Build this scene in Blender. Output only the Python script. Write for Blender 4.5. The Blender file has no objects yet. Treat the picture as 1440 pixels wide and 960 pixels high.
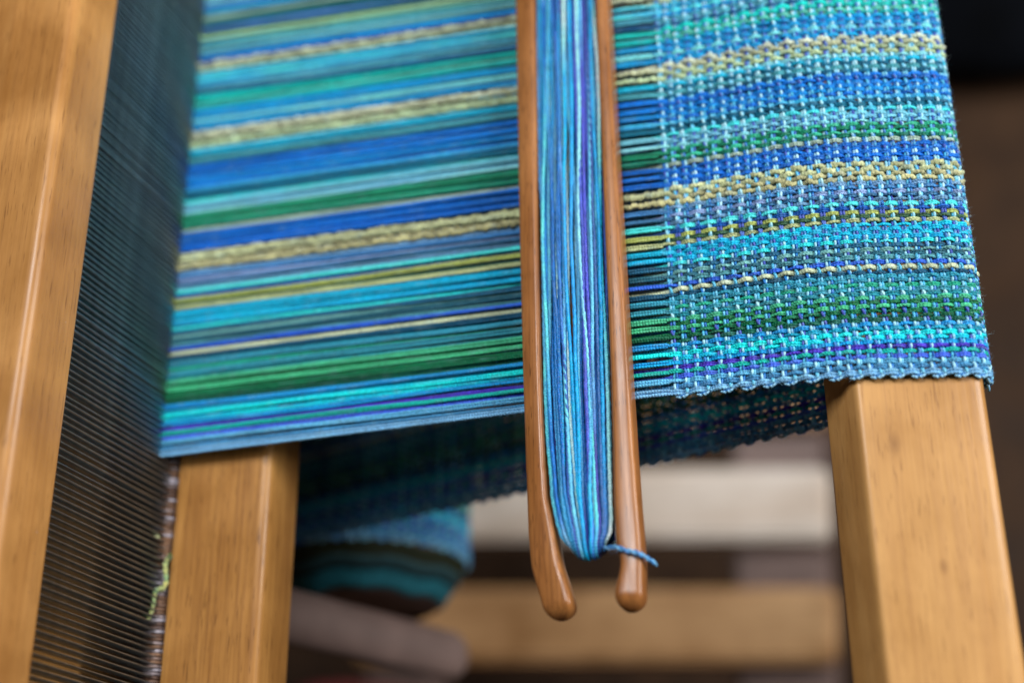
import bpy, math, random
import numpy as np
from mathutils import Matrix, Vector

random.seed(7)
rng = np.random.default_rng(11)
SC = bpy.context.scene
COL = SC.collection

# ------------------------------------------------------------------ camera
# world: X = along the warp (towards the weaver), Y = along the weft, Z = up; cloth plane Z = 0
def _n(v): return v / np.linalg.norm(v)
FPX = 2000.0
ay = _n(np.array([-20.0, -4580.0, FPX]))
ax = -np.array([-6700.0, 900.0, FPX]); ax = _n(ax - ay * ax.dot(ay))
az = np.cross(ax, ay)
R = np.array([ax, ay, az])                       # world = R @ (right, down, forward)
CAM = -R @ (0.40 * np.array([225 / FPX, 80 / FPX, 1.0]))
cam_d = bpy.data.cameras.new('camera'); cam = bpy.data.objects.new('camera', cam_d); COL.objects.link(cam)
M = Matrix(((R[0, 0], -R[0, 1], -R[0, 2], CAM[0]), (R[1, 0], -R[1, 1], -R[1, 2], CAM[1]),
            (R[2, 0], -R[2, 1], -R[2, 2], CAM[2]), (0, 0, 0, 1)))
cam.matrix_world = M
cam_d.sensor_width = 36.0; cam_d.lens = FPX / 1440 * 36.0
cam_d.clip_start = 0.01; cam_d.clip_end = 50
cam_d.dof.use_dof = True; cam_d.dof.focus_distance = 0.402; cam_d.dof.aperture_fstop = 3.6
cam_d.dof.aperture_blades = 0
SC.camera = cam

# ------------------------------------------------------------------ light
w = bpy.data.worlds.new('World'); SC.world = w; w.use_nodes = True
bg = w.node_tree.nodes['Background']
bg.inputs[0].default_value = (0.80, 0.88, 1.0, 1); bg.inputs[1].default_value = 0.02

def area(name, loc, target, size, power, col):
    l = bpy.data.lights.new(name, 'AREA'); l.shape = 'RECTANGLE'; l.size = size[0]; l.size_y = size[1]
    l.energy = power; l.color = col
    o = bpy.data.objects.new(name, l); COL.objects.link(o); o.location = loc
    o.rotation_euler = (Vector(target) - Vector(loc)).to_track_quat('-Z', 'Y').to_euler()
    return o
area('overhead_light', (0.04, 0.40, 1.30), (-0.02, 0.04, 0), (0.50, 0.50), 15.5, (0.98, 0.99, 1.0))
area('window_light', (1.20, 0.22, 0.50), (-0.10, 0.04, -0.10), (0.7, 1.0), 25.5, (1.0, 0.98, 0.95))

SC.view_settings.view_transform = 'Standard'; SC.view_settings.look = 'None'
SC.view_settings.exposure = 0.0; SC.view_settings.gamma = 1.0
SC.render.engine = 'CYCLES'
SC.cycles.use_denoising = True
SC.cycles.max_bounces = 8
SC.cycles.sample_clamp_indirect = 4.0

# ------------------------------------------------------------------ helpers
def lin(c):
    c = np.asarray(c, float) / 255.0
    return np.where(c <= 0.04045, c / 12.92, ((c + 0.055) / 1.055) ** 2.4)

def tag(o, label=None, cat=None, group=None, kind=None):
    if label: o['label'] = label
    if cat: o['category'] = cat
    if group: o['group'] = group
    if kind: o['kind'] = kind
    return o

def empty(name, loc=(0, 0, 0)):
    o = bpy.data.objects.new(name, None); COL.objects.link(o); o.location = loc
    o.empty_display_size = 0.01
    return o

def mesh_np(name, V, Q, mat=None, col=None, smooth=True, uv=None):
    me = bpy.data.meshes.new(name)
    V = np.asarray(V, np.float32); Q = np.asarray(Q, np.int32); k = Q.shape[1]
    me.vertices.add(len(V)); me.vertices.foreach_set('co', V.ravel())
    me.loops.add(Q.size); me.loops.foreach_set('vertex_index', Q.ravel())
    me.polygons.add(len(Q)); me.polygons.foreach_set('loop_start', np.arange(len(Q), dtype=np.int32) * k)
    if smooth: me.polygons.foreach_set('use_smooth', np.ones(len(Q), bool))
    if col is not None:
        a = me.color_attributes.new('Col', 'FLOAT_COLOR', 'POINT')
        c4 = np.ones((len(V), 4), np.float32); c4[:, :3] = col
        a.data.foreach_set('color', c4.ravel())
    if uv is not None:
        l = me.uv_layers.new(name='ply'); l.data.foreach_set('uv', np.asarray(uv, np.float32).ravel())
    me.update(calc_edges=True)
    if mat: me.materials.append(mat)
    return me

def obj(name, me, parent=None, loc=(0, 0, 0)):
    o = bpy.data.objects.new(name, me); COL.objects.link(o); o.location = loc
    if parent is not None: o.parent = parent
    return o

def tube_arrays(P, rad, sides, B=None, lobe=0.0, twist=0.0, phase=0.0, flat=1.0, nlobe=2, caps=True):
    """swept tube; B = constant side vector (perpendicular-ish), lobes turn with arc length = plies."""
    P = np.asarray(P, float); n = len(P)
    T = np.gradient(P, axis=0); T /= np.linalg.norm(T, axis=1)[:, None] + 1e-12
    B = np.broadcast_to(np.asarray(B, float), (n, 3)).copy()
    B -= T * np.sum(T * B, axis=1)[:, None]; B /= np.linalg.norm(B, axis=1)[:, None] + 1e-12
    N = np.cross(B, T)
    s = np.concatenate([[0], np.cumsum(np.linalg.norm(np.diff(P, axis=0), axis=1))])
    th = np.linspace(0, 2 * np.pi, sides, endpoint=False)
    rad = np.broadcast_to(rad, (n,))
    rr = rad[:, None] * (1 + lobe * np.cos(nlobe * (th[None, :] - (twist * s + phase)[:, None])))
    V = P[:, None, :] + rr[:, :, None] * (np.cos(th)[None, :, None] * B[:, None, :] + flat * np.sin(th)[None, :, None] * N[:, None, :])
    i = np.arange(n - 1)[:, None] * sides; j = np.arange(sides)[None, :]; j2 = (j + 1) % sides
    Q = np.stack([i + j, i + j2, i + sides + j2, i + sides + j], -1).reshape(-1, 4)
    return V.reshape(-1, 3), Q, np.repeat(np.arange(n), sides)

def tube_uv(P, sides):
    s = np.concatenate([[0], np.cumsum(np.linalg.norm(np.diff(P, axis=0), axis=1))]); n = len(P)
    j = np.arange(sides)[None, :]; a = s[:-1, None] + 0 * j; b = s[1:, None] + 0 * j
    t0 = j / sides + 0 * a; t1 = (j + 1) / sides + 0 * a
    return np.stack([np.stack([a, t0], -1), np.stack([a, t1], -1), np.stack([b, t1], -1), np.stack([b, t0], -1)], 2).reshape(-1, 2)

def join(parts):
    Vs, Qs, Cs, off = [], [], [], 0
    for V, Q, C in parts:
        Vs.append(V); Qs.append(Q + off); Cs.append(C); off += len(V)
    return np.concatenate(Vs), np.concatenate(Qs), (np.concatenate(Cs) if Cs[0] is not None else None)

def noise1(x, scale, seed):
    """smooth 1-D value noise in 0..1"""
    r = np.random.default_rng(seed); t = r.random(4096)
    u = np.asarray(x) / scale + 1000.0; i = np.floor(u).astype(int); f = u - i; f = f * f * (3 - 2 * f)
    return t[i % 4096] * (1 - f) + t[(i + 1) % 4096] * f

# ------------------------------------------------------------------ materials
def new_mat(name):
    m = bpy.data.materials.new(name); m.use_nodes = True
    return m, m.node_tree, m.node_tree.nodes['Principled BSDF']

def yarn_mat(name, rough=0.46, spec=0.28, sheen=0.0, var=0.55, scale=2500, ply=1150):
    m, nt, p = new_mat(name)
    a = nt.nodes.new('ShaderNodeAttribute'); a.attribute_name = 'Col'
    tc = nt.nodes.new('ShaderNodeTexCoord')
    nz = nt.nodes.new('ShaderNodeTexNoise'); nz.inputs['Scale'].default_value = scale; nz.inputs['Detail'].default_value = 3
    nt.links.new(tc.outputs['Object'], nz.inputs['Vector'])
    mr = nt.nodes.new('ShaderNodeMapRange'); mr.inputs[1].default_value = 0.3; mr.inputs[2].default_value = 0.7
    mr.inputs[3].default_value = 1 - var; mr.inputs[4].default_value = 1 + var * 0.6
    nt.links.new(nz.outputs['Fac'], mr.inputs[0])
    mx = nt.nodes.new('ShaderNodeVectorMath'); mx.operation = 'SCALE'
    nt.links.new(a.outputs['Color'], mx.inputs[0]); nt.links.new(mr.outputs[0], mx.inputs['Scale'])
    nt.links.new(mx.outputs[0], p.inputs['Base Color'])
    p.inputs['Roughness'].default_value = rough; p.inputs['Specular IOR Level'].default_value = spec
    p.inputs['Sheen Weight'].default_value = sheen; p.inputs['Sheen Roughness'].default_value = 0.5
    # plied twist as fine relief running round the yarn
    uv = nt.nodes.new('ShaderNodeUVMap'); uv.uv_map = 'ply'
    sx = nt.nodes.new('ShaderNodeSeparateXYZ'); nt.links.new(uv.outputs[0], sx.inputs[0])
    m1 = nt.nodes.new('ShaderNodeMath'); m1.operation = 'MULTIPLY_ADD'; m1.inputs[1].default_value = ply * 6.2832
    m2 = nt.nodes.new('ShaderNodeMath'); m2.operation = 'MULTIPLY'; m2.inputs[1].default_value = 6.2832
    nt.links.new(sx.outputs[0], m1.inputs[0]); nt.links.new(sx.outputs[1], m2.inputs[0]); nt.links.new(m2.outputs[0], m1.inputs[2])
    sn = nt.nodes.new('ShaderNodeMath'); sn.operation = 'SINE'; nt.links.new(m1.outputs[0], sn.inputs[0])
    ad = nt.nodes.new('ShaderNodeMath'); ad.operation = 'MULTIPLY_ADD'; ad.inputs[1].default_value = 0.26; nt.links.new(sn.outputs[0], ad.inputs[0]); nt.links.new(nz.outputs['Fac'], ad.inputs[2])
    b = nt.nodes.new('ShaderNodeBump'); b.inputs['Strength'].default_value = 1.0; b.inputs['Distance'].default_value = 0.00022
    nt.links.new(ad.outputs[0], b.inputs['Height']); nt.links.new(b.outputs[0], p.inputs['Normal'])
    return m

def wood_mat(name, c0, c1, c2, rough=0.40, coat=0.22, along=(1, 0.035, 1), scale=120, fleck=0.6, blotch=0.6, streak=0.30, knots=()):
    """long grain along the axis with the small 'along' factor: broad bands, fine fibres, pores, blotches, scuffed gloss"""
    m, nt, p = new_mat(name); N = nt.nodes.new; L = nt.links.new
    tc = N('ShaderNodeTexCoord')
    def noise(sc, det, mul, dist=0.0):
        mp = N('ShaderNodeMapping'); mp.inputs['Scale'].default_value = mul; L(tc.outputs['Object'], mp.inputs['Vector'])
        n = N('ShaderNodeTexNoise'); n.inputs['Scale'].default_value = sc; n.inputs['Detail'].default_value = det; n.inputs['Distortion'].default_value = dist
        L(mp.outputs[0], n.inputs['Vector']); return n.outputs['Fac']
    def ramp(src, lo, hi, a, b):
        r = N('ShaderNodeMapRange'); r.inputs[1].default_value = lo; r.inputs[2].default_value = hi; r.inputs[3].default_value = a; r.inputs[4].default_value = b
        L(src, r.inputs[0]); return r.outputs[0]
    def mix(fac, A, B, mode='MIX'):
        x = N('ShaderNodeMix'); x.data_type = 'RGBA'; x.blend_type = mode
        for sock, v in ((x.inputs[0], fac), (x.inputs[6], A), (x.inputs[7], B)):
            if isinstance(v, (int, float)): sock.default_value = v
            elif isinstance(v, tuple): sock.default_value = v
            else: L(v, sock)
        return x.outputs[2]
    band = noise(scale * 0.5, 3, tuple(v * 2 if v < 0.5 else 1 for v in along), 1.2); fibre = noise(scale * 7, 4, tuple(v if v < 0.5 else 1 for v in along))
    pore = noise(scale * 14, 2, tuple(v * 2.2 if v < 0.5 else 1 for v in along)); blot = noise(30, 4, (1, 1, 1), 0.4); big = noise(9, 2, (1, 1, 1))
    col = mix(ramp(band, 0.32, 0.68, 0, 1), (*lin(c0), 1), (*lin(c1), 1))
    col = mix(ramp(fibre, 0.42, 0.72, 0, streak), col, (*lin(c2), 1))
    col = mix(ramp(pore, 0.60, 0.70, 0, fleck), col, (*(lin(c2) * 0.7), 1))
    col = mix(blotch, col, mix(ramp(blot, 0.35, 0.65, 0, 1), (0.60, 0.54, 0.46, 1), (1, 1, 1, 1)), 'MULTIPLY')
    col = mix(0.4, col, mix(ramp(big, 0.4, 0.6, 0, 1), (0.72, 0.64, 0.55, 1), (1, 1, 1, 1)), 'MULTIPLY')
    for kx, ky, kz, kr in knots:                # small brown knots in the timber
        mp = N('ShaderNodeMapping'); mp.inputs['Location'].default_value = (-kx, -ky * 0.55, -kz); mp.inputs['Scale'].default_value = (1, 0.55, 1)
        L(tc.outputs['Object'], mp.inputs['Vector'])
        ds = N('ShaderNodeVectorMath'); ds.operation = 'LENGTH'; L(mp.outputs[0], ds.inputs[0])
        wob = N('ShaderNodeMath'); wob.operation = 'MULTIPLY_ADD'; wob.inputs[1].default_value = kr * 1.2; L(blot, wob.inputs[0]); L(ds.outputs['Value'], wob.inputs[2])
        col = mix(ramp(wob.outputs[0], kr * 0.7, kr * 2.2, 0.6, 0), col, (*(lin(c2) * 0.62), 1))
    L(col, p.inputs['Base Color']); p.inputs['Specular IOR Level'].default_value = 0.3
    L(ramp(blot, 0.3, 0.7, rough - 0.08, rough + 0.16), p.inputs['Roughness'])
    p.inputs['Coat Weight'].default_value = coat
    L(ramp(fibre, 0.35, 0.7, 0.14, 0.34), p.inputs['Coat Roughness'])
    b = N('ShaderNodeBump'); b.inputs['Strength'].default_value = 0.35; b.inputs['Distance'].default_value = 0.00025
    L(fibre, b.inputs['Height']); L(b.outputs[0], p.inputs['Normal'])
    b2 = N('ShaderNodeBump'); b2.inputs['Strength'].default_value = 0.25; b2.inputs['Distance'].default_value = 0.0006
    L(blot, b2.inputs['Height']); L(b2.outputs[0], b.inputs['Normal']); L(b2.outputs[0], p.inputs['Coat Normal'])
    return m

def plain_mat(name, c, rough=0.5, metal=0.0, var=0.25, scale=60, spec=0.5):
    m, nt, p = new_mat(name); N = nt.nodes.new; L = nt.links.new
    tc = N('ShaderNodeTexCoord'); nz = N('ShaderNodeTexNoise'); nz.inputs['Scale'].default_value = scale; nz.inputs['Detail'].default_value = 4
    L(tc.outputs['Object'], nz.inputs['Vector'])
    rp = N('ShaderNodeValToRGB'); c = lin(c)
    rp.color_ramp.elements[0].position = 0.3; rp.color_ramp.elements[1].position = 0.7
    rp.color_ramp.elements[0].color = (*(c * (1 - var)), 1); rp.color_ramp.elements[1].color = (*np.minimum(c * (1 + var), 1), 1)
    L(nz.outputs['Fac'], rp.inputs[0]); L(rp.outputs[0], p.inputs['Base Color'])
    p.inputs['Roughness'].default_value = rough; p.inputs['Metallic'].default_value = metal
    p.inputs['Specular IOR Level'].default_value = spec
    return m

YARN = yarn_mat('warp_yarn')
WEFT = yarn_mat('weft_yarn', rough=0.34, spec=0.55, sheen=0.0, var=0.35)
SLUB = yarn_mat('slub_yarn', rough=0.8, spec=0.25, sheen=0.4, var=0.45, scale=1800)
WOOD = wood_mat('honey_wood', (188, 138, 78), (206, 158, 97), (150, 100, 52), fleck=0.45, knots=((0.0585, -0.0185, -0.0055, 0.0014), (0.067, -0.052, -0.008, 0.0009)))
RAIL = wood_mat('rail_wood', (178, 124, 64), (200, 148, 86), (132, 84, 40), fleck=0.45, blotch=0.8)
RACE = wood_mat('race_wood', (174, 122, 62), (196, 144, 78), (126, 80, 36), fleck=0.7, streak=0.55, knots=((-0.147, -0.046, -0.006, 0.0007),))
SHUT = wood_mat('shuttle_wood', (164, 106, 56), (190, 130, 74), (104, 60, 28), rough=0.38, coat=0.3, scale=170, fleck=0.75, blotch=0.7, streak=0.6)
PALE = wood_mat('pale_wood', (216, 190, 166), (240, 230, 220), (200, 168, 140), rough=0.5, coat=0.1, along=(0.05, 1, 1), scale=30, blotch=0.3)
TANW = wood_mat('tan_wood', (206, 160, 112), (226, 186, 140), (176, 126, 84), rough=0.5, coat=0.1, along=(0.05, 1, 1), scale=30, blotch=0.8)
DARKW = wood_mat('dark_floor_wood', (62, 42, 27), (82, 58, 38), (36, 24, 15), rough=0.7, coat=0.0, along=(1, 0.3, 1), scale=5, blotch=1.0)
MAUVE = plain_mat('weathered_wood', (118, 98, 92), 0.5, scale=40)
STEEL = plain_mat('reed_steel', (158, 164, 166), 0.42, metal=1.0, var=0.2, scale=300)
CORD = yarn_mat('binding_cord', rough=0.45, spec=0.5, var=0.5, scale=1200)
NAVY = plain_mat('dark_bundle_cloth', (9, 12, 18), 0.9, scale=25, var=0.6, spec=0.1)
REDM = plain_mat('dark_red_yarn', (96, 22, 26), 0.8)
TEAL = yarn_mat('apron_cloth', rough=0.8, var=0.4, scale=700)

# ------------------------------------------------------------------ setting: floor
def sheet(name, x0, x1, y0, y1, z, mat, n=2):
    return mesh_np(name, [(x0, y0, z), (x1, y0, z), (x1, y1, z), (x0, y1, z)], [(0, 1, 2, 3)], mat, smooth=False)
fl = obj('floor', sheet('floor', -3, 3, -2, 4, -0.80, DARKW)); tag(fl, 'dark brown floor far below the loom', kind='structure')

# ------------------------------------------------------------------ beams
def prism_y(name, prof, y0, y1, mat, fillet=None, seg=5, ny=2):
    """extrude an XZ polygon (clockwise or not) along Y with rounded corners (fillet radius per corner)"""
    P = [np.array(p, float) for p in prof]; n = len(P); out = []
    for i in range(n):
        a, b, c = P[i - 1], P[i], P[(i + 1) % n]
        r = fillet[i] if isinstance(fillet, (list, tuple)) else (fillet or 0.0015)
        d1 = _n(a - b); d2 = _n(c - b); ang = math.acos(max(-1, min(1, d1.dot(d2))))
        t = min(r / math.tan(ang / 2), 0.45 * min(np.linalg.norm(a - b), np.linalg.norm(c - b)))
        p1 = b + d1 * t; p2 = b + d2 * t
        for k in range(seg + 1):
            u = k / seg; out.append((1 - u) ** 2 * p1 + 2 * u * (1 - u) * b + u * u * p2)
    out = np.array(out); m = len(out)
    cb = 0.0012                                                # small end chamfer
    cen = out.mean(0)
    rings = []
    for y, sc in ((y0, 1 - cb / 0.02), (y0 + cb, 1.0), *[(y0 + cb + (y1 - y0 - 2 * cb) * k / ny, 1.0) for k in range(1, ny)], (y1 - cb, 1.0), (y1, 1 - cb / 0.02)):
        q = cen + (out - cen) * sc
        rings.append(np.stack([q[:, 0], np.full(m, y), q[:, 1]], 1))
    V = np.concatenate(rings); Q = []
    for r in range(len(rings) - 1):
        for j in range(m): Q.append((r * m + j, r * m + (j + 1) % m, (r + 1) * m + (j + 1) % m, (r + 1) * m + j))
    me = bpy.data.meshes.new(name)
    me.from_pydata([tuple(v) for v in V], [], Q + [tuple(range(m))[::-1], tuple(range((len(rings) - 1) * m, len(rings) * m))])
    me.polygons.foreach_set('use_smooth', [True] * len(Q) + [False, False]); me.update()
    import bmesh
    bm = bmesh.new(); bm.from_mesh(me); bmesh.ops.recalc_face_normals(bm, faces=bm.faces); bm.to_mesh(me); bm.free()
    me.materials.append(mat)
    return me

# breast beam: tilted top that carries the cloth, narrow bevelled back
bb = obj('breast_beam', prism_y('breast_beam', [(0.0408, -0.0150), (0.0502, -0.0030), (0.0834, -0.0122), (0.0834, -0.0222), (0.0408, -0.0350)],
                                -0.16, 0.24, WOOD, fillet=[0.002, 0.0022, 0.0035, 0.004, 0.003]))
tag(bb, 'honey coloured wooden beam on the right with woven cloth folded over it', 'beam')

# beater: top rail, race board, reed (> dents)
beater = empty('beater', (-0.16, -0.13, 0.0))
tag(beater, 'wooden beater on the left holding a dark steel reed between two rails', 'beater')
def under(o, p):
    o.parent = p; o.matrix_parent_inverse = Matrix.Translation(-Vector(p.location)); return o
XR = -0.165
under(obj('top_rail', prism_y('top_rail', [(-0.160, 0.0555), (-0.160, 0.0757), (-0.206, 0.0757), (-0.206, 0.0540), (-0.168, 0.0505)],
                              -0.16, 0.26, RAIL, fillet=[0.002, 0.0036, 0.003, 0.003, 0.002])), beater)
under(obj('race_board', prism_y('race_board', [(-0.1602, -0.0060), (-0.1280, -0.0060), (-0.1280, -0.0270), (-0.1602, -0.0300)],
                                -0.16, 0.26, RACE, fillet=[0.001, 0.0032, 0.003, 0.002])), beater)
under(obj('lower_rail', prism_y('lower_rail', [(-0.200, -0.0220), (-0.1625, -0.0220), (-0.1625, -0.052), (-0.200, -0.052)],
                                -0.16, 0.26, WOOD, fillet=0.002)), beater)
reed = under(empty('reed', (XR, 0, 0)), beater)
def sub(o, p):   # keep world placement under a part
    wl = Vector(o.location); o.parent = p; o.location = wl - Vector((XR, 0, 0)); return o
dx, dy = 0.0021, 0.00022
dv = [(sx * dx, sy * dy, z) for z in (-0.0105, 0.0540) for sx, sy in ((-1, -0.45), (-0.6, -1), (0.6, -1), (1, -0.45), (1, 0.45), (0.6, 1), (-0.6, 1), (-1, 0.45))]
dme = mesh_np('dent', dv, [(j, (j + 1) % 8, 8 + (j + 1) % 8, 8 + j) for j in range(8)], STEEL, smooth=False)
PITCH = 0.00196; y = -0.125; k = 0
while y < 0.205 and k < 190:
    o = obj('dent', dme); o.location = (XR + rng.normal(0, 0.00004), y + rng.normal(0, 0.00004), 0)
    o.rotation_euler = (rng.normal(0, 0.0016), 0, rng.normal(0, 0.06)); sub(o, reed); y += PITCH; k += 1
# cord bound half-round stave at the foot of the reed
def binding(name, zc, seedv):
    s = np.arange(0, 0.335, 0.00009); yy = -0.13 + s
    tt = 2 * np.pi * s / 0.00115
    ra = 0.0043 + 0.0005 * noise1(s, 0.0007, seedv)
    P = np.stack([XR - 0.0004 + ra * 1.05 * np.cos(tt), yy + rng.normal(0, 0.00002, len(s)), zc + 0.85 * ra * np.sin(tt)], 1)
    V, Q, idx = tube_arrays(P, 0.00052, 5, B=(0, 1, 0))
    f = noise1(s, 0.004, seedv + 1)[idx][:, None]; g = noise1(s, 0.0011, seedv + 2)[idx][:, None]
    c = lin((78, 54, 46)) * (1 - f) + lin((150, 112, 84)) * f
    g = np.clip((g - 0.55) * 3, 0, 0.8); c = c * (1 - g) + lin((190, 184, 196)) * g
    me = mesh_np(name, V, Q, CORD, c); o = obj(name, me); sub(o, reed); return o
binding('cord_binding', -0.0102, 40); binding('cord_binding', 0.0600, 50)
sv = [(0, -0.13, -0.0102), (0, 0.2, -0.0102)]
for zc in (-0.0102, 0.0545):
    P = np.linspace((XR, -0.135, zc), (XR, 0.207, zc), 3); V, Q, _ = tube_arrays(P, 0.0031, 10, B=(1, 0, 0))
    o = obj('stave', mesh_np('stave', V, Q, WOOD)); sub(o, reed)

# ------------------------------------------------------------------ cloth profile (XZ) by arc length, s = 0 at the fell
RC = np.array([-0.155, -0.142]); RR = 0.042
ctrl = [(-0.004, 0.0), (0, 0), (0.038, 0.0), (0.0488, -0.0012), (0.0560, -0.0026), (0.0810, -0.0097), (0.0847, -0.0125), (0.0855, -0.0172), (0.0848, -0.0222), (0.0815, -0.0250), (0.039, -0.0382)]
d = _n(np.array([-1.0, -0.31])); nn = np.array([d[1], -d[0]])
if nn[1] < 0: nn = -nn
tp = RC + nn * RR
ctrl.append(tuple(tp))
a0 = math.atan2(nn[1], nn[0])
for k in range(1, 41):
    a = a0 + k / 40 * 2 * math.pi * 1.02; r = RR - 0.0026 * k / 40
    ctrl.append((RC[0] + r * math.cos(a), RC[1] + r * math.sin(a)))
ctrl = np.array(ctrl)
sl = np.concatenate([[0], np.cumsum(np.linalg.norm(np.diff(ctrl, axis=0), axis=1))])
sd = np.arange(0, sl[-1], 0.00025); pd = np.stack([np.interp(sd, sl, ctrl[:, i]) for i in (0, 1)], 1)
kern = np.hanning(15); kern /= kern.sum()
pe = np.pad(pd, ((7, 7), (0, 0)), mode='edge')
pd = np.stack([np.convolve(pe[:, i], kern, 'valid') for i in (0, 1)], 1)
sd = np.concatenate([[0], np.cumsum(np.linalg.norm(np.diff(pd, axis=0), axis=1))]); sd -= np.interp(0.0, pd[:40, 0], sd[:40])
SEND = sd[-1] - 0.002
def prof(s):
    p = np.stack([np.interp(s, sd, pd[:, 0]), np.interp(s, sd, pd[:, 1])], -1)
    e = 0.0006
    q = np.stack([np.interp(s + e, sd, pd[:, 0]) - np.interp(s - e, sd, pd[:, 0]), np.interp(s + e, sd, pd[:, 1]) - np.interp(s - e, sd, pd[:, 1])], -1)
    q /= np.linalg.norm(q, axis=-1, keepdims=True) + 1e-12
    return p, q, np.stack([-q[..., 1], q[..., 0]], -1)          # point, tangent, outward normal (up on top)

PP = 0.00285                                                    # pick pitch
sk = [0.0014]
while sk[-1] + PP < SEND: sk.append(sk[-1] + PP * (1 + rng.normal(0, 0.075)))
sk = np.array(sk); NK = len(sk)

# ------------------------------------------------------------------ warp: colour stripes measured from the near selvedge (mm : sRGB : kind)
STR = """-9:124,172,212:b 2.0:70,115,170:b 2.9:95,165,205:b 4.2:20,155,95 5.7:65,95,190 7.0:30,165,145 8.3:60,55,165 9.7:20,140,205 11.0:30,195,230 12.7:15,155,190 14.1:45,145,205 15.4:0,100,70 22.1:60,155,115 23.3:60,105,125 24.2:40,110,120 25.3:60,130,150 26.9:40,130,110 28.3:45,125,140 29.9:15,75,95 31.5:180,200,158:w 33.3:46,86,186 34.9:80,140,145 36.1:30,85,105 37.5:90,140,150 38.4:30,85,105 39.6:90,135,150 40.7:60,200,215 42.1:10,170,210 46.4:0,140,200 47.3:176,190,140 48.0:40,80,60 49.0:146,152,96 50.4:0,80,160 52.6:90,215,215 53.3:30,110,130 54.0:116,152,190 55.2:50,105,150 56.4:124,154,192 58.3:60,110,160 59.3:120,165,210 60.7:170,176,132:s 66.1:0,98,184 73.0:0,75,125 74.0:165,190,180 75.3:0,95,75 76.5:50,150,120 77.3:0,110,85 79.3:120,190,214 84.3:70,200,225 85.8:10,85,110 88.6:70,180,225 89.7:0,108,188 91.2:0,130,210 94.5:0,100,186 96.9:60,150,190 97.7:70,130,150 100.8:0,90,120 101.6:30,160,200 103.1:130,215,225 104.7:164,182,142:s 107.9:172,184,158:s 110.0:0,145,200 112.7:110,200,235 114.8:10,150,210 116.7:0,140,150 117.5:90,185,170 119.1:0,190,185 123.7:0,80,120 125.9:90,170,200 127.5:20,140,200 129.2:80,190,240 131.4:0,160,210 132.8:120,200,215 133.9:184,190,164:s 136.9:35,70,150 138.3:30,110,200 139.1:50,160,210 142.2:10,130,175 143.1:110,170,165 145.0:165,205,150 147.5:40,90,110 149.5:70,100,180 152:20,90,100 154:150,185,170 156:0,140,200 159:40,70,150 161:120,200,215"""
stripes = []
for t in STR.split():
    f = t.split(':'); stripes.append((float(f[0]) / 1000, np.array([float(v) for v in f[1].split(',')]), f[2] if len(f) > 2 else ''))
def stripe_at(yv):
    s = stripes[0]
    for q in stripes:
        if q[0] <= yv: s = q
    return s

KIND = {'': (0.00134, 0.00063), 'b': (0.00170, 0.00074), 's': (0.00160, 0.00078), 'w': (0.00170, 0.00084)}
threads = []; y = 0.0006
while y < 0.163:
    st = stripe_at(y); pt, rd = KIND[st[2]]
    if st[2] == '' and rng.random() < 0.16:
        nb = stripe_at(max(0.004, y + rng.choice([-0.0028, 0.0028])))
        if nb[2] == '': st = nb
    threads.append((y + pt / 2 + (rng.normal(0, 0.00009) if y > 0.004 else 0), rd * rng.normal(1, 0.06), st[1], st[2])); y += pt
NT = len(threads)
ty = np.array([t[0] for t in threads])

cloth = empty('woven_cloth', (0.04, 0.0, 0.0))
tag(cloth, 'blue green striped plain weave cloth and its warp stretched from the reed', 'cloth')

XB = -0.30
s_back = np.arange(XB, -0.185, 0.003); s_open = np.arange(-0.185, -0.0005, 0.00040)
s_top = np.arange(0.0, 0.112, 0.00036); s_ret = np.arange(0.112, 0.405, 0.00090); s_roll = np.arange(0.405, SEND, 0.0010)
s_fine = np.concatenate([s_back, s_open, s_top]); s_coarse = np.concatenate([[0.1116], s_ret, s_roll])
phi_k = lambda s: np.interp(s, sk, np.arange(NK), left=0.0, right=NK - 1.0)
AW = 0.00055

def thread_path(i, s):
    yb, rd, c, kd = threads[i]
    p, t, n = prof(np.maximum(s, 0.0))
    p = p.copy(); neg = s < 0; p[neg, 0] = s[neg]; p[neg, 1] = 0
    par = 1 if i % 2 == 0 else -1
    # woven undulation
    amp = AW * {'': 1.0, 'b': 1.12, 's': 1.12, 'w': 1.55}[kd]
    off = amp * np.cos(np.pi * phi_k(s)) * par
    off = np.where(s < sk[0], amp * par * np.clip(1 + 0, 0, 1), off)
    # open shed towards the reed
    ms = -np.minimum(s, 0)
    h = 0.0011 * (1 - np.exp(-ms / 0.006)) * np.exp(-ms / 0.045) - 0.00035 * (1 - np.exp(-ms / 0.03))
    off = off + np.where(neg, par * h, 0)
    p = p + n * off[:, None]
    wid = 1 + 0.075 * np.clip(-s / 0.165, 0, 1.05)
    yy = yb * wid + np.where(neg, 0.00026 * (noise1(s, 0.060, 300 + i) - 0.5) * 2, 0.00016 * (noise1(s, 0.013, 100 + i) - 0.5) * 2)
    return np.stack([p[:, 0], yy, p[:, 1]], 1)

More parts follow.
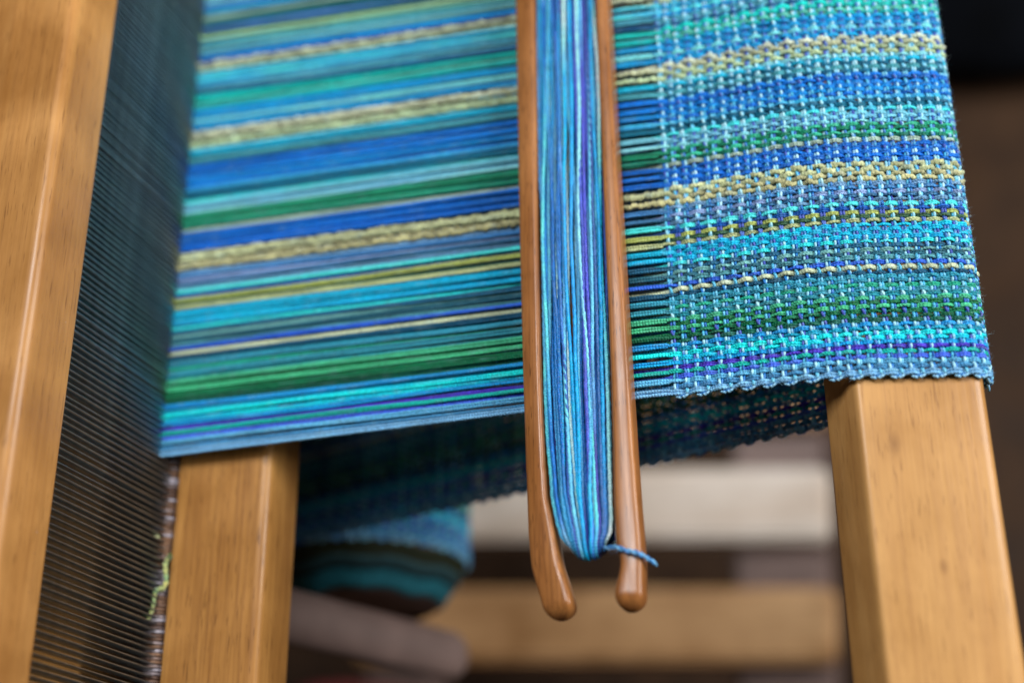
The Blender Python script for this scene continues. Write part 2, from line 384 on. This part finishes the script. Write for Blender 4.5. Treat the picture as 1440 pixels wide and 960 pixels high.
def thread_color(i, s, sh=0):
    yb, rd, c, kd = threads[i]
    base = lin(np.clip(c + rng.normal(0, 4, 3), 0, 255)) * np.clip(rng.normal(1.0, 0.10), 0.8, 1.2)
    lum = base.mean()
    f = noise1(s, 0.012, 700 + i + sh)[:, None]; g = noise1(s, 0.0035, 900 + i + sh)[:, None]
    gain = (1.18 if c[1] > max(c[0], c[2]) + 15 and lum < 0.12 else 1.38) if lum < 0.25 else 1.12
    sat = base.mean() + (base - base.mean()) * 1.06
    col = np.maximum(sat, 0.002)[None, :] * (0.74 + 0.52 * f) * gain
    pale = np.minimum(base * 0.6 + np.array([0.20, 0.36, 0.42]) * (0.3 + lum), 0.8)
    wgt = np.clip((g - 0.70) * 1.5, 0, 0.4)
    col = col * (1 - wgt) + pale[None, :] * wgt
    if kd == 's':
        col = col * (0.70 + 0.6 * noise1(s, 0.0021, 1500 + i)[:, None])
    return np.clip(col, 0.003, 0.8)

for i in range(NT):
    yb, rd, c, kd = threads[i]
    parts = []; uvs = []
    st0 = rng.bit_generator.state
    for s, coarse in ((s_fine, False), (s_coarse, True)):
        P0 = thread_path(i, s)
        grow = 1 + 0.20 * np.clip((-s - 0.001) / 0.004, 0, 1) + 0.0 * np.clip((-s - 0.03) / 0.04, 0, 1)
        if kd in ('s', 'w') or coarse:
            P = P0.copy(); rad = (1.15 if coarse else 1.0) * rd * grow * (1 + 0.08 * (noise1(s, 0.004, 2000 + i) - 0.5) * 2); lobe, tw, fl_ = 0.2, np.pi / 0.0060, 0.92
            if kd == 's':
                rad = rd * (0.62 + 0.5 * noise1(s, 0.0022, 2500 + i) + 0.3 * noise1(s, 0.0009, 2600 + i))
                P[:, 2] += 0.0002 * (noise1(s, 0.0013, 2700 + i) - 0.5); P[:, 1] += 0.00035 * (noise1(s, 0.0016, 2800 + i) - 0.5) * 2
                lobe, tw = 0.25, np.pi / 0.0022
            if kd == 'w': fl_ = 0.66; lobe = 0.06; tw = 0
            n_ = 4 if coarse else 8
            V, Q, idx = tube_arrays(P, rad, n_, B=(0, 1, 0), lobe=0 if coarse else lobe, twist=tw, phase=2.0, flat=fl_)
            rng.bit_generator.state = st0
            parts.append((V, Q, thread_color(i, s)[idx])); uvs.append(tube_uv(P, n_))
        else:
            wa = np.where(s < 0, 6.2832 * 0.20 * (noise1(s, 0.06, 3000 + i) - 0.5) * 2, 6.2832 * 0.9 * (noise1(s, 0.012, 3000 + i) - 0.5))
            for side in (-1, 1):
                o_ = rd * 0.54 * grow
                P = P0.copy()
                P[:, 1] += side * o_ * np.sign(np.cos(wa)) * np.abs(np.cos(wa)) ** 0.4
                P[:, 2] += side * 0.45 * o_ * np.sin(wa)
                P[:, 1] += np.where(s < 0, 0.00012 * (noise1(s, 0.05, 3300 + 2 * i + side) - 0.5) * 2, 0)
                rad = rd * 0.67 * (1 + 0.14 * np.clip(-s / 0.006, 0, 1)) * (1 + 0.12 * (noise1(s, 0.003, 2000 + i + 500 * side) - 0.5) * 2)
                V, Q, idx = tube_arrays(P, rad, 6, B=(0, 1, 0))
                rng.bit_generator.state = st0
                C = thread_color(i, s, 40 * (side + 1)) * (1.0 + 0.14 * side * (noise1(np.array([i * 1.0]), 1.0, 91)[0] - 0.5) * 2)
                parts.append((V, Q, np.clip(C, 0, 0.85)[idx])); uvs.append(tube_uv(P, 6))
    rng.random(8)
    V, Q, C = join(parts)
    o = obj('warp_thread', mesh_np('warp_thread', V, Q, SLUB if kd == 's' else YARN, C, uv=np.concatenate(uvs))); under(o, cloth)

# ------------------------------------------------------------------ weft: shared pick meshes (two sheds, several dye runs), laid along the profile
WPAL = [lin(c) for c in ((186, 234, 246), (92, 192, 230), (62, 84, 178), (30, 118, 194), (168, 226, 242), (80, 186, 226))]
def weft_color(t, seed, scale=0.010):
    f = noise1(t, scale, seed) * 6.2; i = np.floor(f).astype(int); fr = np.clip((f - i) * 1.8 - 0.4, 0, 1)[:, None]
    pal = np.array(WPAL + WPAL)
    return pal[i % 6] * (1 - fr) + pal[(i + 1) % 6] * fr

def weft_mesh(par, seed, sides, step):
    r2 = np.random.default_rng(seed)
    y0 = ty[0] - 0.0005; y1 = ty[-1] + 0.0005
    yy = np.arange(y0, y1, step)
    psi = np.interp(yy, ty, np.arange(NT), left=-0.3, right=NT - 0.7)
    z = -0.00046 * np.cos(np.pi * psi) * par
    parts = []; uvs = []
    for side in (-1, 1):
        wa = 6.2832 * (yy / 0.017 + 2.2 * noise1(yy, 0.03, seed + 31)) + r2.random() * 0.0
        x = 0.00030 * (noise1(yy, 0.006, seed) - 0.5) * 2 + side * 0.00041 * np.sign(np.cos(wa)) * np.abs(np.cos(wa)) ** 0.5
        P = np.stack([x, yy, z + side * 0.00022 * np.sin(wa)], 1)
        a = np.linspace(0, np.pi, 12)[1:]; r = PP / 2 - side * 0.0003
        if par > 0:   # turn round the near selvedge to the next pick
            arc = np.stack([P[0, 0] + r - r * np.cos(a), y0 - (0.0008 - side * 0.0002) * np.sin(a), z[0] * np.cos(a)], 1); P = np.concatenate([arc[::-1], P])
        else:
            arc = np.stack([P[-1, 0] + r - r * np.cos(a), y1 + (0.0008 - side * 0.0002) * np.sin(a), z[-1] * np.cos(a)], 1); P = np.concatenate([P, arc])
        t = P[:, 1]
        V, Q, idx = tube_arrays(P, 0.00042 * (1 + 0.12 * (noise1(t, 0.003, seed + 5 + side) - 0.5)), sides, B=(1, 0.0, 0.15))
        C = weft_color(t, seed + 9 + (3 if side > 0 else 0))
        parts.append((V, Q, C[idx])); uvs.append(tube_uv(P, sides))
    V, Q, C = join(parts)
    return mesh_np('weft_thread', V, Q, WEFT, C, uv=np.concatenate(uvs))
wm = {par: [weft_mesh(par, 60 + 7 * v + par, 6, 0.00024) for v in range(5)] for par in (1, -1)}
wl = {par: [weft_mesh(par, 160 + 7 * v + par, 5, 0.00040) for v in range(3)] for par in (1, -1)}
for k in range(NK):
    p, t, n = prof(np.array([sk[k]])); p, t = p[0], t[0]
    par = 1 if k % 2 == 0 else -1
    lib = wm if sk[k] < 0.125 else wl
    o = obj('weft_thread', lib[par][(k // 2 * 3 + k) % len(lib[par])])
    o.location = (p[0], 0, p[1]); o.rotation_euler = (0, -math.atan2(t[1], t[0]), rng.normal(0, 0.0009))
    under(o, cloth)

# loose fibres standing off the yarn
def fuzz():
    Vs, Qs, Cs = [], [], []; off = 0
    def fibre(p, col, ln, w_=0.000022):
        nonlocal off
        d = rng.normal(0, 1, 3); d[2] = abs(d[2]) * 0.9 + 0.15; d /= np.linalg.norm(d)
        sd_ = np.cross(d, rng.normal(0, 1, 3)); sd_ /= np.linalg.norm(sd_) + 1e-9
        bend = rng.normal(0, 0.55, 3)
        q = [p + d * ln * u + bend * ln * u * u * 0.6 for u in (0, 0.33, 0.66, 1)]
        for j, a in enumerate(q):
            ww = w_ * (1 - 0.2 * j); Vs.append(a - sd_ * ww); Vs.append(a + sd_ * ww); Cs.append(col); Cs.append(col)
        for j in range(3): Qs.append((off + 2 * j, off + 2 * j + 1, off + 2 * j + 3, off + 2 * j + 2))
        off += 8
    for _ in range(15000):
        i = int(rng.integers(0, NT)); s = rng.uniform(-0.16, 0.092)
        if rng.random() < 0.35: i = int(rng.integers(0, 3))
        P = thread_path(i, np.array([s, s + 1e-4]))[0]
        c = np.clip(lin(threads[i][2]) * 1.2 + 0.05, 0, 0.8)
        fibre(P + np.array([0, -0.0004 if i < 3 else 0, 0.0004]), c, rng.uniform(0.0006, 0.0017))
    for _ in range(2500):                      # along the fold over the breast beam
        i = int(rng.integers(0, NT)); s = rng.uniform(0.084, 0.095)
        P = thread_path(i, np.array([s, s + 1e-4]))[0]
        fibre(P + np.array([0.0006, 0, 0]), np.array([0.5, 0.65, 0.7]), rng.uniform(0.0006, 0.0016))
    return mesh_np('fuzz', np.array(Vs), np.array(Qs), SLUB, np.array(Cs))
fz = under(obj('fuzz', fuzz()), cloth); fz['kind'] = 'stuff'

# ------------------------------------------------------------------ stick shuttle with its yarn
shut = empty('stick_shuttle', (-0.024, -0.062, 0.003))
tag(shut, 'two pronged wooden stick shuttle wound with blue yarn lying across the warp', 'shuttle')
ZT, ZB = 0.0118, 0.0032
def prong(name, rows, tilt):
    """rows: (y, x_outer, x_inner) from far to tip; rounded-rect section, rounded tip"""
    yk = np.array([r[0] for r in rows]); xa = np.array([r[1] for r in rows]); xb = np.array([r[2] for r in rows])
    ys = np.concatenate([np.linspace(yk[0], -0.02, 40, endpoint=False), np.linspace(-0.02, yk[-1] + 0.005, 60, endpoint=False), yk[-1] + 0.005 * (1 - np.sin(np.linspace(0, np.pi / 2, 16)))])
    A = np.interp(-ys, -yk, xa); B_ = np.interp(-ys, -yk, xb)
    def sm(v):
        k = np.hanning(9); k /= k.sum(); e = np.pad(v, 4, mode='edge'); return np.convolve(e, k, 'valid')
    A, B_ = sm(A), sm(B_); tip = yk[-1]
    rings = []; NS = 24
    for yv, a, b in zip(ys, A, B_):
        c = (a + b) / 2; hw = abs(b - a) / 2; hz = (ZT - ZB) / 2
        dt = max(0.0, yv - tip); L = 0.0046
        if dt < L: f = math.sqrt(max(1e-4, 1 - (1 - dt / L) ** 2))
        else: f = 1.0
        th = np.linspace(0, 2 * np.pi, NS, endpoint=False)
        e = 0.40 + 0.35 * (1 - f)
        cx = np.sign(np.cos(th)) * np.abs(np.cos(th)) ** e; cz = np.sign(np.sin(th)) * np.abs(np.sin(th)) ** e
        xx = hw * f * cx; up = np.clip(cz, 0, 1)
        rings.append(np.stack([c + xx, np.full(NS, yv), (ZT + ZB) / 2 - 0.0006 * (1 - f) + hz * f * cz + (tilt * xx - abs(tilt) * hw) * up], 1))
    V = np.concatenate(rings + [np.array([rings[-1].mean(0) + np.array([0, -0.0001, 0])])]); n = len(rings); Q = []
    for r in range(n - 1):
        for j in range(NS): Q.append((r * NS + j, r * NS + (j + 1) % NS, (r + 1) * NS + (j + 1) % NS, (r + 1) * NS + j))
    for j in range(NS): Q.append(((n - 1) * NS + j, (n - 1) * NS + (j + 1) % NS, n * NS, n * NS))
    me = bpy.data.meshes.new(name); me.from_pydata([tuple(v) for v in V], [], [q if q[2] != q[3] else q[:3] for q in Q])
    import bmesh
    bm = bmesh.new(); bm.from_mesh(me); bmesh.ops.recalc_face_normals(bm, faces=bm.faces); bm.to_mesh(me); bm.free()
    me.polygons.foreach_set('use_smooth', [True] * len(me.polygons)); me.materials.append(SHUT)
    return me
LROWS = [(0.215, -0.0437, -0.0363), (0.138, -0.0425, -0.0355), (0.06, -0.0418, -0.0355), (0.001, -0.0408, -0.0351), (-0.0285, -0.04, -0.0339), (-0.038, -0.0399, -0.0321), (-0.0473, -0.0392, -0.0306), (-0.052, -0.0379, -0.0291), (-0.0572, -0.0364, -0.0277), (-0.0597, -0.036, -0.0273), (-0.062, -0.0358, -0.0271)]
RROWS = [(0.215, -0.013, -0.0166), (0.131, -0.0117, -0.0156), (0.055, -0.0105, -0.0152), (-0.003, -0.0094, -0.0148), (-0.0318, -0.0086, -0.0152), (-0.0428, -0.0081, -0.0152), (-0.048, -0.008, -0.014), (-0.0505, -0.0081, -0.0143), (-0.0559, -0.0083, -0.0159), (-0.0589, -0.0083, -0.016), (-0.0612, -0.0083, -0.016)]
under(obj('prong', prong('prong', LROWS, 0.24)), shut); under(obj('prong', prong('prong', RROWS, -0.10)), shut)
def web():
    ys = np.linspace(0.215, -0.0350, 40); V = []; Q = []
    for yv in ys:
        l = np.interp(-yv, [-r[0] for r in LROWS], [r[2] for r in LROWS]) - 0.0012
        r_ = np.interp(-yv, [-r[0] for r in RROWS], [r[2] for r in RROWS]) + 0.0012
        for x, z in ((l, 0.0050), (r_, 0.0050), (r_, 0.0072), (l, 0.0072)): V.append((x, yv, z))
    for k in range(len(ys) - 1):
        for j in range(4): Q.append((k * 4 + j, k * 4 + (j + 1) % 4, k * 4 + 4 + (j + 1) % 4, k * 4 + 4 + j))
    n = (len(ys) - 1) * 4; Q.append((n, n + 1, n + 2, n + 3))
    return mesh_np('web', V, Q, SHUT, smooth=False)
under(obj('web', web()), shut)

SPAL = np.array([lin(c) for c in ((166, 224, 240), (6, 150, 212), (66, 80, 178), (28, 70, 150), (96, 190, 232), (54, 62, 158), (80, 186, 226), (14, 104, 184))])
def strand(u, layer, seed):
    """u: -1..1 across the winding; runs down the shuttle, round the notch and back underneath"""
    r2 = np.random.default_rng(seed)
    ys = np.arange(0.212, -0.0405, -0.00050)
    l = np.interp(-ys, [-r[0] for r in LROWS], [r[2] for r in LROWS]); r_ = np.interp(-ys, [-r[0] for r in RROWS], [r[2] for r in RROWS])
    c = (l + r_) / 2; hw = (r_ - l) / 2 - 0.0005
    uu = u + 0.10 * (noise1(ys, 0.05, seed) - 0.5) * 2 + 0.03 * (noise1(ys, 0.012, seed + 1) - 0.5)
    sq = np.interp(ys, [-0.0415, -0.036, 0.01, 0.2], [0.90, 0.99, 1.0, 0.99])
    uu = np.clip(uu, -1, 1) * sq
    z0 = 0.0081 + 0.00105 * layer + 0.0013 * (1 - uu * uu) + 0.0003 * (noise1(ys, 0.03, seed + 2) - 0.5)
    P = np.stack([c + hw * uu, ys, z0], 1)
    e = P[-1]; rr = (e[2] - 0.0030) / 2
    a = np.linspace(0, np.pi, 20)[1:]
    depth = 0.0012 + 0.0007 * layer + 0.0034 * (1 - (u * 0.9) ** 2)
    arc = np.stack([np.full(len(a), e[0]) + (c[-1] - e[0]) * 0.34 * np.sin(a), e[1] - depth * np.sin(a), e[2] - rr * (1 - np.cos(a))], 1)
    yb = np.arange(e[1], 0.0, 0.004)[1:]
    back = np.stack([np.full(len(yb), arc[-1, 0]), yb, np.full(len(yb), arc[-1, 2] + 0.0009)], 1)
    P = np.concatenate([P, arc, back])
    V, Q, idx = tube_arrays(P, 0.00057, 7, B=(1, 0, 0), lobe=0.10, twist=np.pi / 0.0030, phase=r2.random() * 6)
    s = np.arange(len(P)) * 0.0005
    f = (noise1(s, 0.16, seed + 3) * 0.45 + r2.random()) * 7.99; i = np.floor(f).astype(int); fr = np.clip((f - i) * 2 - 0.5, 0, 1)[:, None]
    C = SPAL[i % 8] * (1 - fr) + SPAL[(i + 1) % 8] * fr
    C = C * (0.95 + 0.5 * noise1(s, 0.003, seed + 4))[:, None] * np.clip(r2.normal(1.0, 0.22), 0.6, 1.5)
    return mesh_np('yarn_strand', V, Q, WEFT, np.clip(C, 0, 0.85)[idx], uv=tube_uv(P, 7))
sid = 4000
for layer, cnt in ((0, 16), (1, 16), (2, 14)):
    for j in range(cnt):
        u = -1 + 2 * (j + (0.5 if layer == 1 else 0.5)) / cnt
        u = u * (1.0 if layer < 2 else 0.86) + rng.normal(0, 0.03)
        under(obj('yarn_strand', strand(u, layer, sid)), shut); sid += 17
# yarn end leaving the winding over the right prong
tp_ = np.array([(-0.0190, -0.0438, 0.0085), (-0.0165, -0.0442, 0.0105), (-0.0145, -0.0448, 0.0124), (-0.0115, -0.0462, 0.0127), (-0.0092, -0.0468, 0.0127), (-0.0074, -0.0476, 0.0116), (-0.0060, -0.0484, 0.0090), (-0.0052, -0.0488, 0.0066)])
tt = np.linspace(0, len(tp_) - 1, 120); P = np.stack([np.interp(tt, np.arange(len(tp_)), tp_[:, i]) for i in range(3)], 1)
kk = np.hanning(15); kk /= kk.sum(); P = np.stack([np.convolve(np.pad(P[:, i], 7, mode='edge'), kk, 'valid') for i in range(3)], 1)
parts = []; uvs = []
ph_ = np.linspace(0, 9 * np.pi, len(P))
for k in range(2):
    D = np.stack([0.00012 * np.sin(ph_ + k * np.pi), 0.00034 * np.cos(ph_ + k * np.pi), 0.00030 * np.sin(ph_ + k * np.pi)], 1)
    V, Q, idx = tube_arrays(P + D, 0.00042, 7, B=(0.1, 1, 0.2))
    parts.append((V, Q, np.tile(lin((70, 140, 205) if k else (110, 175, 222)), (len(V), 1)))); uvs.append(tube_uv(P, 7))
V, Q, C = join(parts)
ye = under(obj('yarn_end', mesh_np('yarn_end', V, Q, WEFT, C, uv=np.concatenate(uvs))), shut)
Vs, Qs = [], []
for k in range(60):                           # stray fibres on the yarn end
    p0 = P[int(rng.integers(10, len(P) - 30))]; d_ = rng.normal(0, 1, 3); d_ /= np.linalg.norm(d_); w_ = np.cross(d_, rng.normal(0, 1, 3)); w_ *= 0.00002 / np.linalg.norm(w_); ln = rng.uniform(0.0008, 0.0022)
    bnd = rng.normal(0, 0.0004, 3)
    for u in (0, 0.5, 1): c_ = p0 + d_ * ln * u + bnd * u * u; Vs += [c_ - w_, c_ + w_]
    o6 = k * 6; Qs += [(o6, o6 + 1, o6 + 3, o6 + 2), (o6 + 2, o6 + 3, o6 + 5, o6 + 4)]
fr = under(obj('stray_fibres', mesh_np('stray_fibres', np.array(Vs), np.array(Qs), SLUB, np.tile(lin((90, 150, 210)), (len(Vs), 1)))), shut); fr['kind'] = 'stuff'

# ------------------------------------------------------------------ yarn scraps caught on the reed binding
def scrap(name, pts, r, c0, c1, label):
    pts = np.array(pts); t = np.linspace(0, len(pts) - 1, 160)
    P = np.stack([np.interp(t, np.arange(len(pts)), pts[:, i]) for i in range(3)], 1)
    k = np.hanning(21); k /= k.sum(); P = np.stack([np.convolve(np.pad(P[:, i], 10, mode='edge'), k, 'valid') for i in range(3)], 1)
    s = np.arange(len(P)) * 0.0003
    V, Q, idx = tube_arrays(P, r * (0.7 + 0.35 * noise1(s, 0.006, 77)), 8, B=(0.3, 0.3, 1), lobe=0.28, twist=np.pi / 0.002)
    f = noise1(s, 0.003, 78)[idx][:, None]
    o = obj(name, mesh_np(name, V, Q, SLUB, lin(c0) * (1 - f) + lin(c1) * f, uv=tube_uv(P, 8))); return tag(o, label, 'yarn scrap', 'yarn scraps on the reed')
zs = -0.0058
scrap('yarn_scrap', [(-0.1660, -0.0235, zs + 0.001), (-0.1652, -0.0240, zs + 0.002), (-0.1640, -0.0238, zs + 0.0012)], 0.0008, (190, 195, 140), (200, 205, 160), 'tiny pale yellow yarn tuft caught on the reed binding')
scrap('yarn_scrap', [(-0.1668, -0.0505, zs + 0.0014), (-0.1650, -0.0495, zs + 0.0014), (-0.1640, -0.0460, zs + 0.0012), (-0.1640, -0.0420, zs + 0.0010), (-0.1632, -0.0404, zs + 0.0012), (-0.1612, -0.0400, zs + 0.0006), (-0.1606, -0.0380, zs + 0.0002), (-0.1614, -0.0345, zs + 0.0002), (-0.1618, -0.0320, zs), (-0.1606, -0.0302, zs), (-0.1595, -0.0300, zs + 0.001)], 0.00078, (196, 186, 104), (112, 160, 116), 'curly yellow green yarn scrap hanging on the reed foot')

# ------------------------------------------------------------------ cloth beam below (inside the roll)
def cyl_y(name, cx, cz, r, y0, y1, mat, n=48, col=None, ny=24):
    P = np.linspace((cx, y0, cz), (cx, y1, cz), ny)
    V, Q, idx = tube_arrays(P, r, n, B=(1, 0, 0))
    V = np.concatenate([V, [[cx, y0, cz], [cx, y1, cz]]]); m = len(V)
    tri = [(j, (j + 1) % n, m - 2, m - 2) for j in range(n)]
    return V, Q, P
cbm = empty('cloth_beam', (RC[0], -0.05, RC[1] - 0.036))
tag(cbm, 'dark cloth beam under the warp with teal cloth wrapped round it', 'beam')
V, Q, P = cyl_y('c', RC[0], RC[1], 0.0385, -0.0005, 0.19, TEAL)
under(obj('core', mesh_np('core', V, Q, MAUVE)), cbm)
ysv = np.linspace(-0.016, 0.0, 40); P = np.stack([np.full(40, RC[0]), ysv, np.full(40, RC[1])], 1)
V, Q, idx = tube_arrays(P, np.interp(ysv, [-0.016, -0.015, -0.006, 0.0], [0.0300, 0.0325, 0.0370, 0.0400]) + 0.0022 * (noise1(ysv, 0.0022, 8) - 0.5), 48, B=(1, 0, 0))
th_ = np.tile(np.arange(48), 40); V[:, 1] += 0.0012 * np.sin(th_ * 0.9 + 1.0) * np.sin(th_ * 0.37)
band = np.where(ysv[:, None] > -0.0055, lin((38, 44, 26)), np.where(ysv[:, None] > -0.0085, lin((44, 78, 84)), lin((12, 30, 32))))
band[:15] = lin((30, 104, 118))
under(obj('apron_cloth', mesh_np('apron_cloth', V, Q, TEAL, band[idx])), cbm)
n = 48; cv = [(RC[0] + 0.030 * math.cos(a), -0.0158, RC[1] + 0.030 * math.sin(a)) for a in np.linspace(0, 2 * np.pi, n, endpoint=False)]
me = bpy.data.meshes.new('end_cap'); me.from_pydata(cv, [], [tuple(range(n))]); me.materials.append(MAUVE)
under(obj('end_cap', me), cbm)

# ------------------------------------------------------------------ grey lever below the roll
def capsule(name, a, b, ra, rb, mat, flat=0.6, n=20):
    a, b = np.array(a), np.array(b); d = _n(b - a); u = np.concatenate([-ra * np.cos(np.linspace(0, np.pi / 2, 8)), np.linspace(0, np.linalg.norm(b - a), 10)[1:-1], np.linalg.norm(b - a) + rb * np.sin(np.linspace(0, np.pi / 2, 10))])
    L = np.linalg.norm(b - a); P = a + d * u[:, None]
    r = np.where(u < 0, np.sqrt(np.maximum(ra ** 2 - u ** 2, 1e-8)), np.where(u > L, np.sqrt(np.maximum(rb ** 2 - (u - L) ** 2, 1e-8)), ra + (rb - ra) * np.clip(u / L, 0, 1)))
    V, Q, _ = tube_arrays(P, r, n, B=np.cross(d, (0, 0, 1)), flat=flat)
    return mesh_np(name, V, Q, mat)
lev = obj('wooden_lever', capsule('wooden_lever', (-0.176, -0.031, -0.045), (-0.1300, -0.031, -0.172), 0.0105, 0.0095, MAUVE))
tag(lev, 'blurred grey brown rounded lever below the cloth roll', 'lever')

# ------------------------------------------------------------------ slatted stand far below
def box(name, c, mat, bev=0.003):
    """c: 4 top corners (x, y) counter-clockwise, z top, thickness"""
    pts, zt, th = c; import bmesh
    bm = bmesh.new(); top = [bm.verts.new((x, y, zt)) for x, y in pts]; bot = [bm.verts.new((x, y, zt - th)) for x, y in pts]
    bm.faces.new(top); bm.faces.new(bot[::-1])
    for j in range(4): bm.faces.new((top[j], bot[j], bot[(j + 1) % 4], top[(j + 1) % 4]))
    bmesh.ops.recalc_face_normals(bm, faces=bm.faces)
    bmesh.ops.bevel(bm, geom=list(bm.edges), offset=bev, segments=2, affect='EDGES')
    me = bpy.data.meshes.new(name); bm.to_mesh(me); bm.free(); me.materials.append(mat); return me
st = empty('slatted_stand', (-0.12, 0.08, -0.80))
tag(st, 'pale wooden slatted stand blurred far below the cloth', 'stand')
ZS = -0.45
under(obj('slat', box('slat', ([(-0.30, 0.1065), (-0.0016, 0.0790), (0.0029, 0.1225), (-0.30, 0.154)], ZS, 0.018), PALE)), st)
under(obj('slat', box('slat', ([(-0.30, 0.0280), (-0.0041, 0.0085), (0.0002, 0.0510), (-0.30, 0.0745)], ZS, 0.018), TANW)), st)
under(obj('slat', box('slat', ([(-0.30, 0.180), (0.003, 0.150), (0.007, 0.200), (-0.30, 0.232)], ZS, 0.018), TANW)), st)
under(obj('slat', box('slat', ([(-0.30, -0.048), (-0.008, -0.062), (-0.006, -0.018), (-0.30, -0.002)], ZS - 0.02, 0.018), TANW)), st)
RAILB = TANW
under(obj('cross_rail', box('cross_rail', ([(-0.066, -0.08), (-0.010, -0.08), (0.002, 0.25), (-0.052, 0.25)], ZS - 0.0182, 0.03), MAUVE)), st)
under(obj('cross_rail', box('cross_rail', ([(-0.300, -0.08), (-0.250, -0.08), (-0.250, 0.25), (-0.300, 0.25)], ZS - 0.0182, 0.03), MAUVE)), st)
for x, y in ((-0.035, -0.06), (-0.03, 0.23), (-0.275, -0.06), (-0.275, 0.23)):
    under(obj('leg', box('leg', ([(x - 0.015, y - 0.015), (x + 0.015, y - 0.015), (x + 0.015, y + 0.015), (x - 0.015, y + 0.015)], ZS - 0.0484, 0.3315), MAUVE)), st)

# ------------------------------------------------------------------ loom post behind the reed, dark bundle, red cone
post = obj('loom_post', prism_y('loom_post', [(-0.285, -0.10), (-0.245, -0.10), (-0.245, -0.145), (-0.285, -0.145)], -0.30, 0.30, RACE, fillet=0.003))
tag(post, 'brown wooden loom rail seen through the reed at lower left', 'rail')
shaft = obj('harness_bar', prism_y('harness_bar', [(-0.330, 0.012), (-0.299, 0.012), (-0.299, -0.014), (-0.330, -0.014)], -0.10, 0.26, DARKW, fillet=0.003))
tag(shaft, 'dark bar behind the reed where the warp threads end', 'bar')

def bundle(name, c, rx, ry, rz, seed, mat):
    r2 = np.random.default_rng(seed); V = []; Q = []; nu, nv = 40, 22
    ph = r2.random(6) * 6
    for i in range(nv + 1):
        b = -np.pi / 2 + np.pi * i / nv
        for j in range(nu):
            a = 2 * np.pi * j / nu
            k = 1 + 0.10 * math.sin(3 * a + ph[0]) + 0.07 * math.sin(5 * a + 4 * b + ph[1]) + 0.05 * math.sin(7 * b + 2 * a + ph[2])
            V.append((c[0] + rx * k * math.cos(b) * math.cos(a), c[1] + ry * k * math.cos(b) * math.sin(a), max(c[2] + rz * k * math.sin(b), -0.799)))
    for i in range(nv):
        for j in range(nu): Q.append((i * nu + j, i * nu + (j + 1) % nu, (i + 1) * nu + (j + 1) % nu, (i + 1) * nu + j))
    return mesh_np(name, V, Q, mat)
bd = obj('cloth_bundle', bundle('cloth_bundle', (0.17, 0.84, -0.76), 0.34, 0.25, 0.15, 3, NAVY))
tag(bd, 'nearly black cloth bundle on the floor at the top right corner', 'bundle')

prf = [(0.0, 0.0), (0.030, 0.0), (0.031, 0.004), (0.029, 0.03), (0.020, 0.11), (0.012, 0.15), (0.009, 0.152), (0.008, 0.165), (0.0, 0.166)]
n = 28; V = []; Q = []
for r, z in prf:
    for j in range(n): V.append((r * math.cos(2 * math.pi * j / n), r * math.sin(2 * math.pi * j / n), z))
for i in range(len(prf) - 1):
    for j in range(n): Q.append((i * n + j, i * n + (j + 1) % n, (i + 1) * n + (j + 1) % n, (i + 1) * n + j))
cone = obj('yarn_cone', mesh_np('yarn_cone', V, Q, REDM)); cone.location = (-0.262, -0.022, -0.4695)
tag(cone, 'dark red yarn cone half hidden beside the left beam', 'yarn cone')
